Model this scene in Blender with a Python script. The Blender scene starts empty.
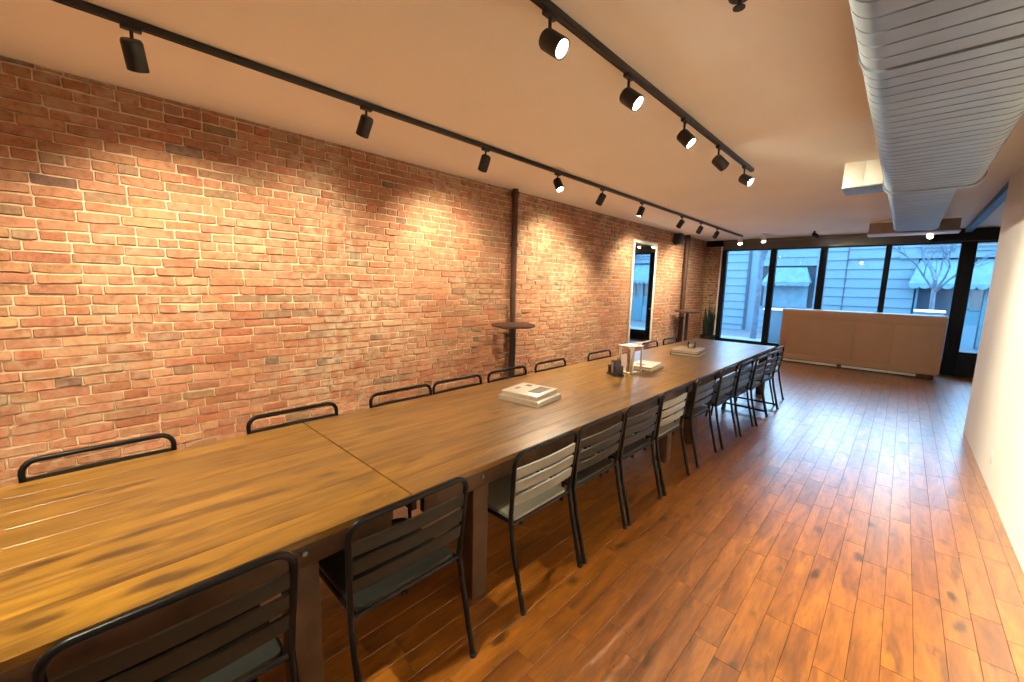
import bpy, bmesh, math, random
from mathutils import Vector, Matrix, Euler
rng = random.Random(7)
S = bpy.context.scene
COL = S.collection
PI = math.pi

# ------------------------------------------------------------------ helpers
class MB:
    def __init__(self): self.bm = bmesh.new()
    def _merge(self, tb, M=None):
        if M is not None: bmesh.ops.transform(tb, matrix=M, verts=tb.verts)
        me = bpy.data.meshes.new('tmp'); tb.to_mesh(me); tb.free()
        self.bm.from_mesh(me); bpy.data.meshes.remove(me)
    def box(self, c, s, bev=0.0, rot=None, seg=2):
        tb = bmesh.new(); bmesh.ops.create_cube(tb, size=1.0)
        bmesh.ops.scale(tb, vec=Vector(s), verts=tb.verts)
        if bev > 0:
            bmesh.ops.bevel(tb, geom=tb.edges[:], offset=min(bev, min(s) * .45), segments=seg, profile=.5, affect='EDGES')
        M = Matrix.Translation(Vector(c))
        if rot: M = M @ Euler(rot).to_matrix().to_4x4()
        self._merge(tb, M); return self
    def tube(self, pts, r, segs=10, closed=False, cap=True):
        pts = [Vector(p) for p in pts]; n = len(pts)
        rs = r if isinstance(r, (list, tuple)) else [r] * n
        bm = self.bm; rings = []; up = None
        for i, p in enumerate(pts):
            if closed: t = (pts[(i + 1) % n] - pts[i - 1])
            elif i == 0: t = pts[1] - p
            elif i == n - 1: t = p - pts[i - 1]
            else: t = (pts[i + 1] - p).normalized() + (p - pts[i - 1]).normalized()
            t.normalize()
            if up is None:
                a = Vector((0, 0, 1)) if abs(t.z) < .9 else Vector((1, 0, 0))
                up = (a - t * a.dot(t)).normalized()
            else:
                up = (up - t * up.dot(t)).normalized()
            b = t.cross(up)
            rings.append([bm.verts.new(p + (up * math.cos(2 * PI * k / segs) + b * math.sin(2 * PI * k / segs)) * rs[i]) for k in range(segs)])
        for i in range(n if closed else n - 1):
            A, B = rings[i], rings[(i + 1) % n]
            for k in range(segs):
                bm.faces.new((A[k], A[(k + 1) % segs], B[(k + 1) % segs], B[k]))
        if cap and not closed:
            bm.faces.new(rings[0][::-1]); bm.faces.new(rings[-1])
        return self
    def lathe(self, prof, c=(0, 0, 0), segs=24, M=None):
        tb = bmesh.new(); rings = []
        for r, z in prof:
            if r < 1e-6: rings.append([tb.verts.new((0, 0, z))])
            else: rings.append([tb.verts.new((r * math.cos(2 * PI * k / segs), r * math.sin(2 * PI * k / segs), z)) for k in range(segs)])
        for A, B in zip(rings, rings[1:]):
            for k in range(segs):
                k2 = (k + 1) % segs
                if len(A) == 1 and len(B) == 1: continue
                if len(A) == 1: tb.faces.new((A[0], B[k2], B[k]))
                elif len(B) == 1: tb.faces.new((A[k], A[k2], B[0]))
                else: tb.faces.new((A[k], A[k2], B[k2], B[k]))
        MM = Matrix.Translation(Vector(c))
        if M is not None: MM = MM @ M
        self._merge(tb, MM); return self
    def prism(self, poly, axis, a, b):
        """poly of 2-D points extruded along an axis from a to b"""
        def P(u, v, w):
            return {'x': (w, u, v), 'y': (u, w, v), 'z': (u, v, w)}[axis]
        A = [self.bm.verts.new(P(u, v, a)) for u, v in poly]
        B = [self.bm.verts.new(P(u, v, b)) for u, v in poly]
        n = len(poly)
        self.bm.faces.new(A); self.bm.faces.new(B[::-1])
        for i in range(n): self.bm.faces.new((A[i], B[i], B[(i + 1) % n], A[(i + 1) % n]))
        return self
    def build(self, name, m, parent=None, label=None, smooth=True):
        bmesh.ops.recalc_face_normals(self.bm, faces=self.bm.faces)
        me = bpy.data.meshes.new(name); self.bm.to_mesh(me); self.bm.free()
        if smooth:
            for p in me.polygons: p.use_smooth = True
            me.set_sharp_from_angle(angle=math.radians(38))
        me.materials.append(m)
        o = bpy.data.objects.new(name, me); COL.objects.link(o)
        if parent: o.parent = parent
        if label: o['label'] = label
        return o

def tag(o, label, cat, group=None, kind=None):
    o['label'] = label; o['category'] = cat
    if group: o['group'] = group
    if kind: o['kind'] = kind
    return o
def thing(name, label, cat, loc=(0, 0, 0), rz=0.0, group=None):
    o = bpy.data.objects.new(name, None); COL.objects.link(o)
    o.empty_display_size = .1
    o.location = loc; o.rotation_euler = (0, 0, rz)
    return tag(o, label, cat, group)
def structure(o, label=None):
    o['kind'] = 'structure'
    if label: o['label'] = label
    return o
def dup(root, loc, rz, label, group=None):
    r = root.copy(); COL.objects.link(r); r.location = loc; r.rotation_euler = (0, 0, rz)
    r['label'] = label
    if group: r['group'] = group
    for ch in list(root.children):
        c = ch.copy(); COL.objects.link(c); c.parent = r
        for g in ch.children:
            d = g.copy(); COL.objects.link(d); d.parent = c
    return r

# ------------------------------------------------------------------ materials
def nodes(name):
    m = bpy.data.materials.new(name); m.use_nodes = True
    nt = m.node_tree; nt.nodes.clear()
    out = nt.nodes.new('ShaderNodeOutputMaterial')
    b = nt.nodes.new('ShaderNodeBsdfPrincipled')
    nt.links.new(b.outputs[0], out.inputs[0])
    return m, nt, b, out
def N(nt, t, **kw):
    n = nt.nodes.new(t)
    for k, v in kw.items():
        if k.startswith('i_'): n.inputs[k[2:].replace('_', ' ')].default_value = v
        else: setattr(n, k, v)
    return n
def ramp(nt, fac, stops):
    r = nt.nodes.new('ShaderNodeValToRGB')
    e = r.color_ramp.elements
    while len(e) < len(stops): e.new(.5)
    for el, (p, c) in zip(e, stops):
        el.position = p; el.color = (*c, 1) if len(c) == 3 else c
    nt.links.new(fac, r.inputs[0]); return r
def mixc(nt, f, a, b, mode='MIX'):
    n = nt.nodes.new('ShaderNodeMix'); n.data_type = 'RGBA'; n.blend_type = mode
    for sock, v in ((n.inputs[0], f), (n.inputs[6], a), (n.inputs[7], b)):
        if hasattr(v, 'links') or isinstance(v, bpy.types.NodeSocket): nt.links.new(v, sock)
        elif isinstance(v, (int, float)): sock.default_value = v
        else: sock.default_value = (*v, 1)
    return n.outputs[2]
def simple(name, col, rough=.5, metal=0.0, var=.12, scale=8.0, bump=.0, bscale=60.0, coat=0.0, spec=.5):
    m, nt, b, out = nodes(name)
    tc = N(nt, 'ShaderNodeTexCoord')
    no = N(nt, 'ShaderNodeTexNoise'); no.inputs['Scale'].default_value = scale; no.inputs['Detail'].default_value = 4
    nt.links.new(tc.outputs['Object'], no.inputs['Vector'])
    r = ramp(nt, no.outputs['Fac'], [(.3, tuple(c * (1 - var) for c in col)), (.7, tuple(min(1, c * (1 + var)) for c in col))])
    nt.links.new(r.outputs[0], b.inputs['Base Color'])
    b.inputs['Roughness'].default_value = rough; b.inputs['Metallic'].default_value = metal
    b.inputs['Coat Weight'].default_value = coat
    b.inputs['Specular IOR Level'].default_value = spec
    if bump > 0:
        n2 = N(nt, 'ShaderNodeTexNoise'); n2.inputs['Scale'].default_value = bscale; n2.inputs['Detail'].default_value = 3
        nt.links.new(tc.outputs['Object'], n2.inputs['Vector'])
        bp = N(nt, 'ShaderNodeBump'); bp.inputs['Strength'].default_value = bump; bp.inputs['Distance'].default_value = .01
        nt.links.new(n2.outputs['Fac'], bp.inputs['Height']); nt.links.new(bp.outputs[0], b.inputs['Normal'])
    return m
def emit(name, col, strength):
    m, nt, b, out = nodes(name)
    b.inputs['Base Color'].default_value = (*col, 1)
    b.inputs['Emission Color'].default_value = (*col, 1); b.inputs['Emission Strength'].default_value = strength
    return m
def wood_tinted(name, dark, light, rough, coat=0.0, knots=.5, stretch=(9., .8, 9.), spec=.5, knot_scale=(7., 2.2, 7.), bump=.04, knot_cut=.62, streak=(9., 2.2, 9.), coat_ior=1.6):
    """boards: per-board tone from the 'tint' attribute (r tone, g random offset), grain along Y"""
    m, nt, b, out = nodes(name)
    at = N(nt, 'ShaderNodeAttribute', attribute_name='tint')
    sep = N(nt, 'ShaderNodeSeparateColor'); nt.links.new(at.outputs['Color'], sep.inputs[0])
    tc = N(nt, 'ShaderNodeTexCoord')
    off = N(nt, 'ShaderNodeVectorMath', operation='SCALE'); off.inputs['Scale'].default_value = 37.0
    nt.links.new(at.outputs['Color'], off.inputs[0])
    def coords(s):
        mp = N(nt, 'ShaderNodeMapping'); mp.inputs['Scale'].default_value = s
        nt.links.new(tc.outputs['Object'], mp.inputs['Vector'])
        ad = N(nt, 'ShaderNodeVectorMath', operation='ADD')
        nt.links.new(mp.outputs[0], ad.inputs[0]); nt.links.new(off.outputs[0], ad.inputs[1])
        return ad.outputs[0]
    g = N(nt, 'ShaderNodeTexNoise'); g.inputs['Scale'].default_value = 1.6; g.inputs['Detail'].default_value = 6; g.inputs['Distortion'].default_value = .9
    nt.links.new(coords(stretch), g.inputs['Vector'])
    g2 = N(nt, 'ShaderNodeTexNoise'); g2.inputs['Scale'].default_value = 6; g2.inputs['Detail'].default_value = 5; g2.inputs['Distortion'].default_value = .5
    nt.links.new(coords(tuple(x * 1.5 for x in stretch)), g2.inputs['Vector'])
    mid = tuple((a + c) * .5 for a, c in zip(dark, light))
    r1 = ramp(nt, g.outputs['Fac'], [(.25, dark), (.5, mid), (.75, light)])
    r2 = ramp(nt, g2.outputs['Fac'], [(.35, (.72, .68, .62)), (.6, (1, 1, 1))])
    c = mixc(nt, .85, r1.outputs[0], r2.outputs[0], 'MULTIPLY')
    # board tone
    tone = ramp(nt, sep.outputs[0], [(0, (.72, .66, .60)), (.5, (1, 1, 1)), (1, (1.0, 1.0, 1.0))])
    c = mixc(nt, 1.0, c, tone.outputs[0], 'MULTIPLY')
    br = ramp(nt, sep.outputs[0], [(.55, (0, 0, 0)), (1, (1, 1, 1))])
    lift = mixc(nt, br.outputs[0], c, tuple(min(1, x * 1.35) for x in light)) if False else c
    # knots
    vo = N(nt, 'ShaderNodeTexVoronoi'); vo.inputs['Scale'].default_value = 1.0
    wn = N(nt, 'ShaderNodeTexNoise'); wn.inputs['Scale'].default_value = 1.3; wn.inputs['Detail'].default_value = 3
    nt.links.new(coords(knot_scale), wn.inputs['Vector'])
    wa = N(nt, 'ShaderNodeVectorMath', operation='MULTIPLY_ADD'); wa.inputs[1].default_value = (.55, .55, .55)
    nt.links.new(wn.outputs['Color'], wa.inputs[0]); nt.links.new(coords(knot_scale), wa.inputs[2])
    nt.links.new(wa.outputs[0], vo.inputs['Vector'])
    kr = ramp(nt, vo.outputs['Distance'], [(.10, (1, 1, 1)), (.27, (0, 0, 0))])
    cs = N(nt, 'ShaderNodeSeparateColor'); nt.links.new(vo.outputs['Color'], cs.inputs[0])
    kr2 = ramp(nt, cs.outputs[0], [(knot_cut, (0, 0, 0)), (knot_cut + .04, (1, 1, 1))])
    kf = N(nt, 'ShaderNodeMath', operation='MULTIPLY'); nt.links.new(kr.outputs[0], kf.inputs[0]); nt.links.new(kr2.outputs[0], kf.inputs[1])
    kf2 = N(nt, 'ShaderNodeMath', operation='MULTIPLY'); nt.links.new(kf.outputs[0], kf2.inputs[0]); kf2.inputs[1].default_value = knots
    c = mixc(nt, kf2.outputs[0], lift, tuple(x * .22 for x in dark))
    st = N(nt, 'ShaderNodeTexNoise'); st.inputs['Scale'].default_value = 1.0; st.inputs['Detail'].default_value = 4; st.inputs['Roughness'].default_value = .6; st.inputs['Distortion'].default_value = .6
    nt.links.new(coords(streak), st.inputs['Vector'])
    sr = ramp(nt, st.outputs['Fac'], [(.56, (0, 0, 0)), (.72, (.75, .75, .75))])
    c = mixc(nt, sr.outputs[0], c, tuple(x * .45 for x in dark))
    nt.links.new(c, b.inputs['Base Color'])
    b.inputs['Roughness'].default_value = rough; b.inputs['Coat Weight'].default_value = coat; b.inputs['Coat Roughness'].default_value = .285; b.inputs['Coat IOR'].default_value = coat_ior
    b.inputs['Specular IOR Level'].default_value = spec
    if bump <= 0: return m
    bp = N(nt, 'ShaderNodeBump'); bp.inputs['Strength'].default_value = bump * 4; bp.inputs['Distance'].default_value = .002
    nt.links.new(g.outputs['Fac'], bp.inputs['Height']); nt.links.new(bp.outputs[0], b.inputs['Normal'])
    return m

M = {}
M['ceiling'] = simple('ceiling_plaster', (.82, .79, .71), .9, var=.03, scale=.8, bump=.05, bscale=30)
M['white_wall'] = simple('white_wall_paint', (.86, .83, .78), .75, var=.02, scale=2, bump=.05, bscale=40)
M['floor'] = wood_tinted('floor_boards', (.22, .062, .006), (.66, .235, .022), .30, coat=1.0, spec=.5, bump=0.0, knots=.85, stretch=(9., 1.2, 9.), knot_scale=(8., 3.6, 8.), streak=(14., 3.5, 14.), coat_ior=1.9)
M['table'] = wood_tinted('table_boards', (.085, .033, .003), (.45, .222, .018), .30, coat=.8, knots=.8, knot_cut=.30, stretch=(11., .9, 11.), knot_scale=(8., 2.6, 8.))
M['table_leg'] = simple('dark_stained_wood', (.085, .040, .016), .55, var=.35, scale=9)
M['subfloor'] = simple('subfloor_dark', (.06, .025, .01), .9)
M['black_metal'] = simple('black_metal', (.012, .011, .012), .38, metal=0.0, var=.1)
M['chair_metal'] = simple('chair_black_metal', (.005, .0048, .005), .34, var=.1, spec=.22)
M['chair_slat'] = simple('chair_slat_charcoal', (.020, .0185, .0145), .40, var=.15, scale=14, spec=.35)
M['chair_seat'] = simple('chair_seat_charcoal', (.020, .021, .018), .36, var=.12, scale=10)
M['track'] = simple('track_black', (.010, .008, .007), .5)
M['duct'] = simple('galvanised_duct', (.27, .32, .36), .42, metal=.5, var=.10, scale=5, bump=.03, bscale=20)
M['white_paint'] = simple('cream_painted_metal', (.80, .77, .66), .45, var=.03)
M['white'] = simple('white_satin', (.82, .80, .76), .45, var=.03)
M['mirror_frame'] = simple('mirror_frame_cream', (.60, .53, .42), .5, var=.04)
M['brown_box'] = simple('taupe_box', (.24, .17, .14), .6, var=.08)
M['frame'] = simple('window_frame_black', (.004, .0045, .006), .45, spec=.2)
M['header'] = simple('header_panel', (.10, .085, .07), .30, var=.15, scale=2)
M['beam'] = simple('blue_grey_beam', (.10, .22, .38), .5, var=.1)
M['counter'] = simple('taupe_counter', (.40, .235, .135), .55, var=.04, scale=3)
M['counter_top'] = simple('counter_top', (.50, .36, .27), .35, var=.05)
M['pipe'] = simple('dark_brown_pipe', (.065, .030, .018), .55, var=.2, spec=.2)
M['plastic'] = simple('black_plastic', (.010, .008, .012), .35)
M['paper'] = simple('paper_pages', (.72, .64, .50), .8, var=.05, scale=40)
M['cover_pale'] = simple('pale_cover', (.80, .74, .64), .35, var=.03)
M['cover_dark'] = simple('dark_cover', (.05, .035, .03), .4)
M['cover_tan'] = simple('tan_cover', (.55, .42, .28), .45)
M['ink_grey'] = simple('printed_grey_photo', (.16, .13, .11), .4, var=.6, scale=30)
M['ink_red'] = simple('printed_red_mark', (.30, .05, .03), .4)
M['mauve'] = simple('mauve_label', (.40, .28, .30), .5)
M['tan_wood'] = simple('tan_turned_wood', (.40, .22, .09), .45, var=.2, scale=25)
M['leaf'] = simple('dark_leaf', (.004, .012, .006), .5, var=.4, scale=6)
M['pot'] = simple('dark_pot', (.012, .014, .014), .5)
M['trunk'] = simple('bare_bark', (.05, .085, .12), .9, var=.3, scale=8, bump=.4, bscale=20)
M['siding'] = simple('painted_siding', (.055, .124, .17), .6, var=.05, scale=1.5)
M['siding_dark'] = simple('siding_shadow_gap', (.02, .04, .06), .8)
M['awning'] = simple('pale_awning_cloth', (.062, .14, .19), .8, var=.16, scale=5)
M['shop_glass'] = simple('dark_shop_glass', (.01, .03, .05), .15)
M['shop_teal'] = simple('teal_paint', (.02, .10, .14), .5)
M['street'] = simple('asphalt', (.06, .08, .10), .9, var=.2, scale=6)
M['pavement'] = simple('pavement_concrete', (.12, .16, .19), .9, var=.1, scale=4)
M['car'] = simple('white_car_paint', (.80, .81, .82), .25, var=.01)
M['tyre'] = simple('tyre_rubber', (.012, .012, .013), .8)
M['lens'] = emit('lamp_lens', (1.0, .93, .80), 45.0)
M['led'] = emit('led_strip', (1.0, .88, .72), .55)

def glass_mat(name, tint=(1, 1, 1)):
    m, nt, b, out = nodes(name); nt.nodes.remove(b)
    t = N(nt, 'ShaderNodeBsdfTransparent'); t.inputs[0].default_value = (*tint, 1)
    g = N(nt, 'ShaderNodeBsdfGlossy'); g.inputs['Roughness'].default_value = .02
    f = N(nt, 'ShaderNodeFresnel'); f.inputs[0].default_value = 1.35
    mx = N(nt, 'ShaderNodeMixShader')
    nt.links.new(f.outputs[0], mx.inputs[0]); nt.links.new(t.outputs[0], mx.inputs[1]); nt.links.new(g.outputs[0], mx.inputs[2])
    nt.links.new(mx.outputs[0], out.inputs[0]); return m
M['glass'] = glass_mat('window_glass')
M['clear'] = glass_mat('clear_glass', (.96, .96, .95))
def mirror_mat():
    m, nt, b, out = nodes('mirror_glass')
    b.inputs['Base Color'].default_value = (.86, .88, .88, 1); b.inputs['Metallic'].default_value = 1; b.inputs['Roughness'].default_value = .015
    return m
M['mirror'] = mirror_mat()

def brick_mat():
    m, nt, b, out = nodes('old_brick')
    at = N(nt, 'ShaderNodeAttribute', attribute_name='tint')
    tc = N(nt, 'ShaderNodeTexCoord')
    n1 = N(nt, 'ShaderNodeTexNoise'); n1.inputs['Scale'].default_value = 26; n1.inputs['Detail'].default_value = 6; n1.inputs['Roughness'].default_value = .65
    nt.links.new(tc.outputs['Object'], n1.inputs['Vector'])
    r1 = ramp(nt, n1.outputs['Fac'], [(.30, (.55, .50, .48)), (.55, (1, 1, 1)), (.75, (1.0, .96, .9))])
    c = mixc(nt, .8, at.outputs['Color'], r1.outputs[0], 'MULTIPLY')
    # old limewash residue in broad worn patches
    n2 = N(nt, 'ShaderNodeTexNoise'); n2.inputs['Scale'].default_value = .75; n2.inputs['Detail'].default_value = 7; n2.inputs['Roughness'].default_value = .62
    nt.links.new(tc.outputs['Object'], n2.inputs['Vector'])
    r2 = ramp(nt, n2.outputs['Fac'], [(.44, (0, 0, 0)), (.66, (1, 1, 1))])
    n3 = N(nt, 'ShaderNodeTexNoise'); n3.inputs['Scale'].default_value = 14; n3.inputs['Detail'].default_value = 5
    nt.links.new(tc.outputs['Object'], n3.inputs['Vector'])
    r3 = ramp(nt, n3.outputs['Fac'], [(.42, (0, 0, 0)), (.62, (1, 1, 1))])
    f = mixc(nt, 1.0, r2.outputs[0], r3.outputs[0], 'MULTIPLY')
    f = mixc(nt, 1.0, f, (.8, .8, .8), 'MULTIPLY')
    c = mixc(nt, f, c, (.44, .34, .21))
    nt.links.new(c, b.inputs['Base Color'])
    b.inputs['Roughness'].default_value = .85; b.inputs['Specular IOR Level'].default_value = .25
    bp = N(nt, 'ShaderNodeBump'); bp.inputs['Strength'].default_value = .55; bp.inputs['Distance'].default_value = .006
    nt.links.new(n1.outputs['Fac'], bp.inputs['Height']); nt.links.new(bp.outputs[0], b.inputs['Normal'])
    return m
M['brick'] = brick_mat()
M['mortar'] = simple('old_mortar', (.50, .36, .22), .95, var=.2, scale=12, bump=.6, bscale=60)

def raw_mesh(name, V, F, T, mats, fm=None):
    me = bpy.data.meshes.new(name); me.from_pydata(V, [], F)
    if T:
        a = me.attributes.new('tint', 'FLOAT_COLOR', 'POINT')
        a.data.foreach_set('color', [x for t in T for x in (*t, 1.0)])
    for m in mats: me.materials.append(m)
    if fm: me.polygons.foreach_set('material_index', fm)
    me.update(); return me

# ------------------------------------------------------------------ dimensions
ZC = 2.963; XB = -4.175; XR = .70; YW = 12.29; YB = -3.6; XE = 1.75; YR = 7.3

# ------------------------------------------------------------------ brick wall
def brick_panel(name, Y0, Y1, Z0, Z1, to_world, course=.0715, length=.240, seed=1, dull=1.0):
    r = random.Random(seed)
    V, F, T, FM = [], [], [], []
    def quad(a, b, c, d, t, mi):
        i = len(V); V.extend([to_world(*p) for p in (a, b, c, d)]); F.append((i, i + 1, i + 2, i + 3)); T.extend([t] * 4); FM.append(mi)
    quad((Y0, Z0, 0), (Y1, Z0, 0), (Y1, Z1, 0), (Y0, Z1, 0), (.5, .36, .235), 1)
    nrow = int((Z1 - Z0) / course) + 1
    for i in range(nrow):
        z0 = Z0 + i * course; z1 = min(z0 + course, Z1)
        if z1 - z0 < .02: continue
        header = (i % 7 == 5)
        L = length * (.52 if header else 1.0)
        y = Y0 - r.uniform(0, L)
        while y < Y1:
            l = L * r.uniform(.90, 1.10)
            if not header and r.random() < .10: l *= .55
            a, bb = max(y, Y0), min(y + l, Y1)
            y += l
            if bb - a < .02: continue
            g = r.uniform(.0026, .0050)
            base = r.random()
            if base < .66: col = (.35, .155, .078)
            elif base < .86: col = (.33, .125, .060)
            elif base < .94: col = (.27, .145, .075)
            elif base < .985: col = (.40, .195, .095)
            else: col = (.19, .105, .065)
            k = r.uniform(.84, 1.12) * dull
            col = tuple(min(1, c * k * r.uniform(.95, 1.05)) for c in col)
            d = r.uniform(.004, .014)
            s = r.uniform(.003, .006)
            j = lambda q: r.uniform(-q, q)
            O = [(a + g + j(.002), z0 + g + j(.003)), (bb - g + j(.002), z0 + g + j(.003)), (bb - g + j(.002), z1 - g + j(.003)), (a + g + j(.002), z1 - g + j(.003))]
            cx = (a + bb) / 2; cz = (z0 + z1) / 2
            # chamfered front: outer ring on the mortar, ring of 8, front face
            ring0 = []; ring1 = []
            for q, (u, v) in enumerate(O):
                u2, v2 = O[(q + 1) % 4]
                for t in (.03, .35, .65, .97) if q % 2 == 0 else (.10, .90):
                    pu = u + (u2 - u) * t; pv = v + (v2 - v) * t
                    if q % 2 == 0: pv += j(.0038)
                    ring0.append((pu, pv, 0.0))
                    du = cx - pu; dv = cz - pv
                    iu = pu + (s if du > 0 else -s) * min(1, abs(du) / .04); iv = pv + (s if dv > 0 else -s) * min(1, abs(dv) / .02)
                    ring1.append((iu, iv, d + j(.0025)))
            n = len(ring0); i0 = len(V)
            V.extend([to_world(*p) for p in ring0]); V.extend([to_world(*p) for p in ring1])
            T.extend([col] * (2 * n))
            for q in range(n):
                F.append((i0 + q, i0 + (q + 1) % n, i0 + n + (q + 1) % n, i0 + n + q)); FM.append(0)
            F.append(tuple(i0 + n + q for q in range(n))); FM.append(0)
    me = raw_mesh(name, V, F, T, [M['brick'], M['mortar']], FM)
    o = bpy.data.objects.new(name, me); COL.objects.link(o); return o

wl = brick_panel('wall_left', YB, YW + .1, 0, ZC, lambda y, z, d: (XB + d, y, z))
structure(wl, 'old red brick wall along the table with worn limewash patches')
# short dark return of brick beside the windows
wf = brick_panel('wall_far', XB, -3.74, 0, 2.80, lambda x, z, d: (x, YW - d, z), seed=5, dull=.8)
structure(wf, 'narrow strip of brick between the brick wall and the first window')

# ------------------------------------------------------------------ floor
def boards(x0, x1, y0, y1, w, lmin, lmax, ztop, r, gap=.0009, bev=.0012, thick=.0, stagger=True):
    V, F, T = [], [], []
    n = max(1, round((x1 - x0) / w)); w = (x1 - x0) / n
    for i in range(n):
        a, b = x0 + i * w, x0 + (i + 1) * w
        y = y0 - (r.uniform(0, lmax) if stagger else 0)
        while y < y1 - 1e-4:
            l = r.uniform(lmin, lmax); c, d = max(y, y0), min(y + l, y1); y += l
            if d - c < .03: continue
            t = (min(1, max(0, r.gauss(.5, .26))), r.random(), r.random())
            k = len(V)
            for (e, z) in ((gap, ztop - bev * 2 - thick), (gap, ztop - bev), (gap + bev, ztop)):
                V += [(a + e, c + e, z), (b - e, c + e, z), (b - e, d - e, z), (a + e, d - e, z)]
            T += [t] * 12
            for s in (0, 4):
                for q in range(4): F.append((k + s + q, k + s + (q + 1) % 4, k + s + 4 + (q + 1) % 4, k + s + 4 + q))
            F.append((k + 8, k + 9, k + 10, k + 11))
    return V, F, T
V, F, T = boards(XB, XE, YB, YW, .110, .25, .80, 0.0, random.Random(3), bev=.0006)
k = len(V); V += [(XB, YB, -.004), (XE, YB, -.004), (XE, YW, -.004), (XB, YW, -.004)]; T += [(.1, 0, 0)] * 4
FM = [0] * len(F) + [1]; F.append((k, k + 1, k + 2, k + 3))
fo = bpy.data.objects.new('floor', raw_mesh('floor', V, F, T, [M['floor'], M['subfloor']], FM)); COL.objects.link(fo)
structure(fo, 'glossy orange-brown hardwood floor of narrow knotty boards')

# ------------------------------------------------------------------ ceiling and plain walls
b = MB(); b.box(((XB + XE) / 2 - .1, (YB + YW) / 2, ZC + .05), (XE - XB + .4, YW - YB + .3, .1))
structure(b.build('ceiling', M['ceiling'], smooth=False), 'smooth cream plaster ceiling')
b = MB(); b.box((XR + .08, (YB + YR) / 2, ZC / 2), (.16, YR - YB, ZC), .006)
structure(b.build('wall_right', M['white_wall'], smooth=False), 'plain white wall ending short of the windows')
b = MB(); b.box(((XB + XR) / 2, YB - .05, ZC / 2), (XR - XB + .4, .1, ZC))
structure(b.build('wall_back', M['white_wall'], smooth=False), 'plain wall behind the viewer')
b = MB(); b.box((XE + .05, (YR + YW) / 2, ZC / 2), (.1, YW - YR + .2, ZC)); b.box(((XR + XE) / 2 + .1, YR - .05, ZC / 2), (XE - XR - .02, .1, ZC))
structure(b.build('wall_recess', M['white_wall'], smooth=False), 'white recess wall beside the last window')
b = MB(); b.box((XR + .06, (YR + YW) / 2, ZC - .045), (.09, YW - YR - .02, .09), .004)
structure(b.build('trim_1', M['beam'], smooth=False), 'blue-grey beam running from the white wall to the window head')
b = MB(); b.box((.990 - .292 + .0, 5.32, .27), (.012, .07, .11), .003); b.box((.690, 5.32, .29), (.006, .035, .03), .001); b.box((.690, 5.32, .25), (.006, .035, .03), .001)
tag(b.build('power_outlet', M['white']), 'small white power outlet low on the white wall', 'outlet')

# ------------------------------------------------------------------ window wall
MULL = [(-3.74, -3.62), (-2.60, -2.46), (-1.57, -1.43), (-.415, -.315), (.70, .92), (1.62, XE)]
HZ = 2.70
b = MB(); b.box(((-3.74 + XE) / 2, YW + .04, (HZ + ZC) / 2 + .03), (XE + 3.74, .10, ZC - HZ - .06), .004)
b.box(((-3.74 + XE) / 2, YW - .02, ZC - .03), (XE + 3.74, .06, .06), .004); b.box(((-3.74 + XE) / 2, YW, HZ + .03), (XE + 3.74, .14, .06), .004)
structure(b.build('trim_2', M['header'], smooth=False), 'dark header panel above the row of windows')
b = MB(); b.box((1.0, YW - .07, (HZ + ZC) / 2 - .01), (1.5, .08, ZC - HZ - .04), .004)
structure(b.build('trim_3', M['frame'], smooth=False), 'black header box above the last window')
b = MB(); b.box(((XB - 3.74) / 2, YW - .03, 2.88), (.43, .12, .16), .004)
structure(b.build('trim_4', M['frame'], smooth=False), 'black beam end above the narrow brick strip')
b = MB(); b.box((-3.765, YW - .02, 1.40), (.035, .07, 2.8), .003)
structure(b.build('trim_5', M['white'], smooth=False), 'thin pale edge strip beside the first window frame')
b = MB(); b.box(((XB - 3.74) / 2, YW + .08, ZC / 2), (.45, .1, ZC))
structure(b.build('wall_far_backing', M['mortar'], smooth=False))
for i in range(5):
    x0, x1 = MULL[i], MULL[i + 1]
    zb = .50 if i == 4 else .30
    w = bpy.data.objects.new('window_%d' % (i + 1), None); COL.objects.link(w)
    xa = x0[0] if i == 0 else (x0[0] + x0[1]) / 2
    xb = x1[1] if i == 4 else (x1[0] + x1[1]) / 2
    w.location = ((xa + xb) / 2, YW, 0)
    structure(w, ['tall black-framed window nearest the brick wall', 'second tall window from the brick wall, left part behind the counter end', 'middle tall window directly above the counter', 'fourth tall window, bare tree seen through it', 'last tall window beside the white wall, glass starting higher'][i])
    cx = w.location.x
    f = MB()
    for (a, c) in ((xa, x0[1]), (x1[0], xb)):
        f.box(((a + c) / 2 - cx, 0, (HZ + .0) / 2), (c - a, .13, HZ), .004)
    f.box(((x0[1] + x1[0]) / 2 - cx, 0, zb - .03), (x1[0] - x0[1], .11, .06), .004)
    f.box(((x0[1] + x1[0]) / 2 - cx, 0, HZ - .015), (x1[0] - x0[1], .11, .03), .004)
    f.build('frame', M['frame'], w, smooth=False)
    f = MB(); f.box(((x0[1] + x1[0]) / 2 - cx, 0, (zb - .06) / 2), (x1[0] - x0[1], .16, zb - .06), .004)
    f.build('kick_panel', M['frame'], w, smooth=False)
    f = MB(); f.box(((x0[1] + x1[0]) / 2 - cx, .02, (zb + HZ) / 2), (x1[0] - x0[1], .006, HZ - zb))
    f.build('pane', M['glass'], w, smooth=False)

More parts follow.
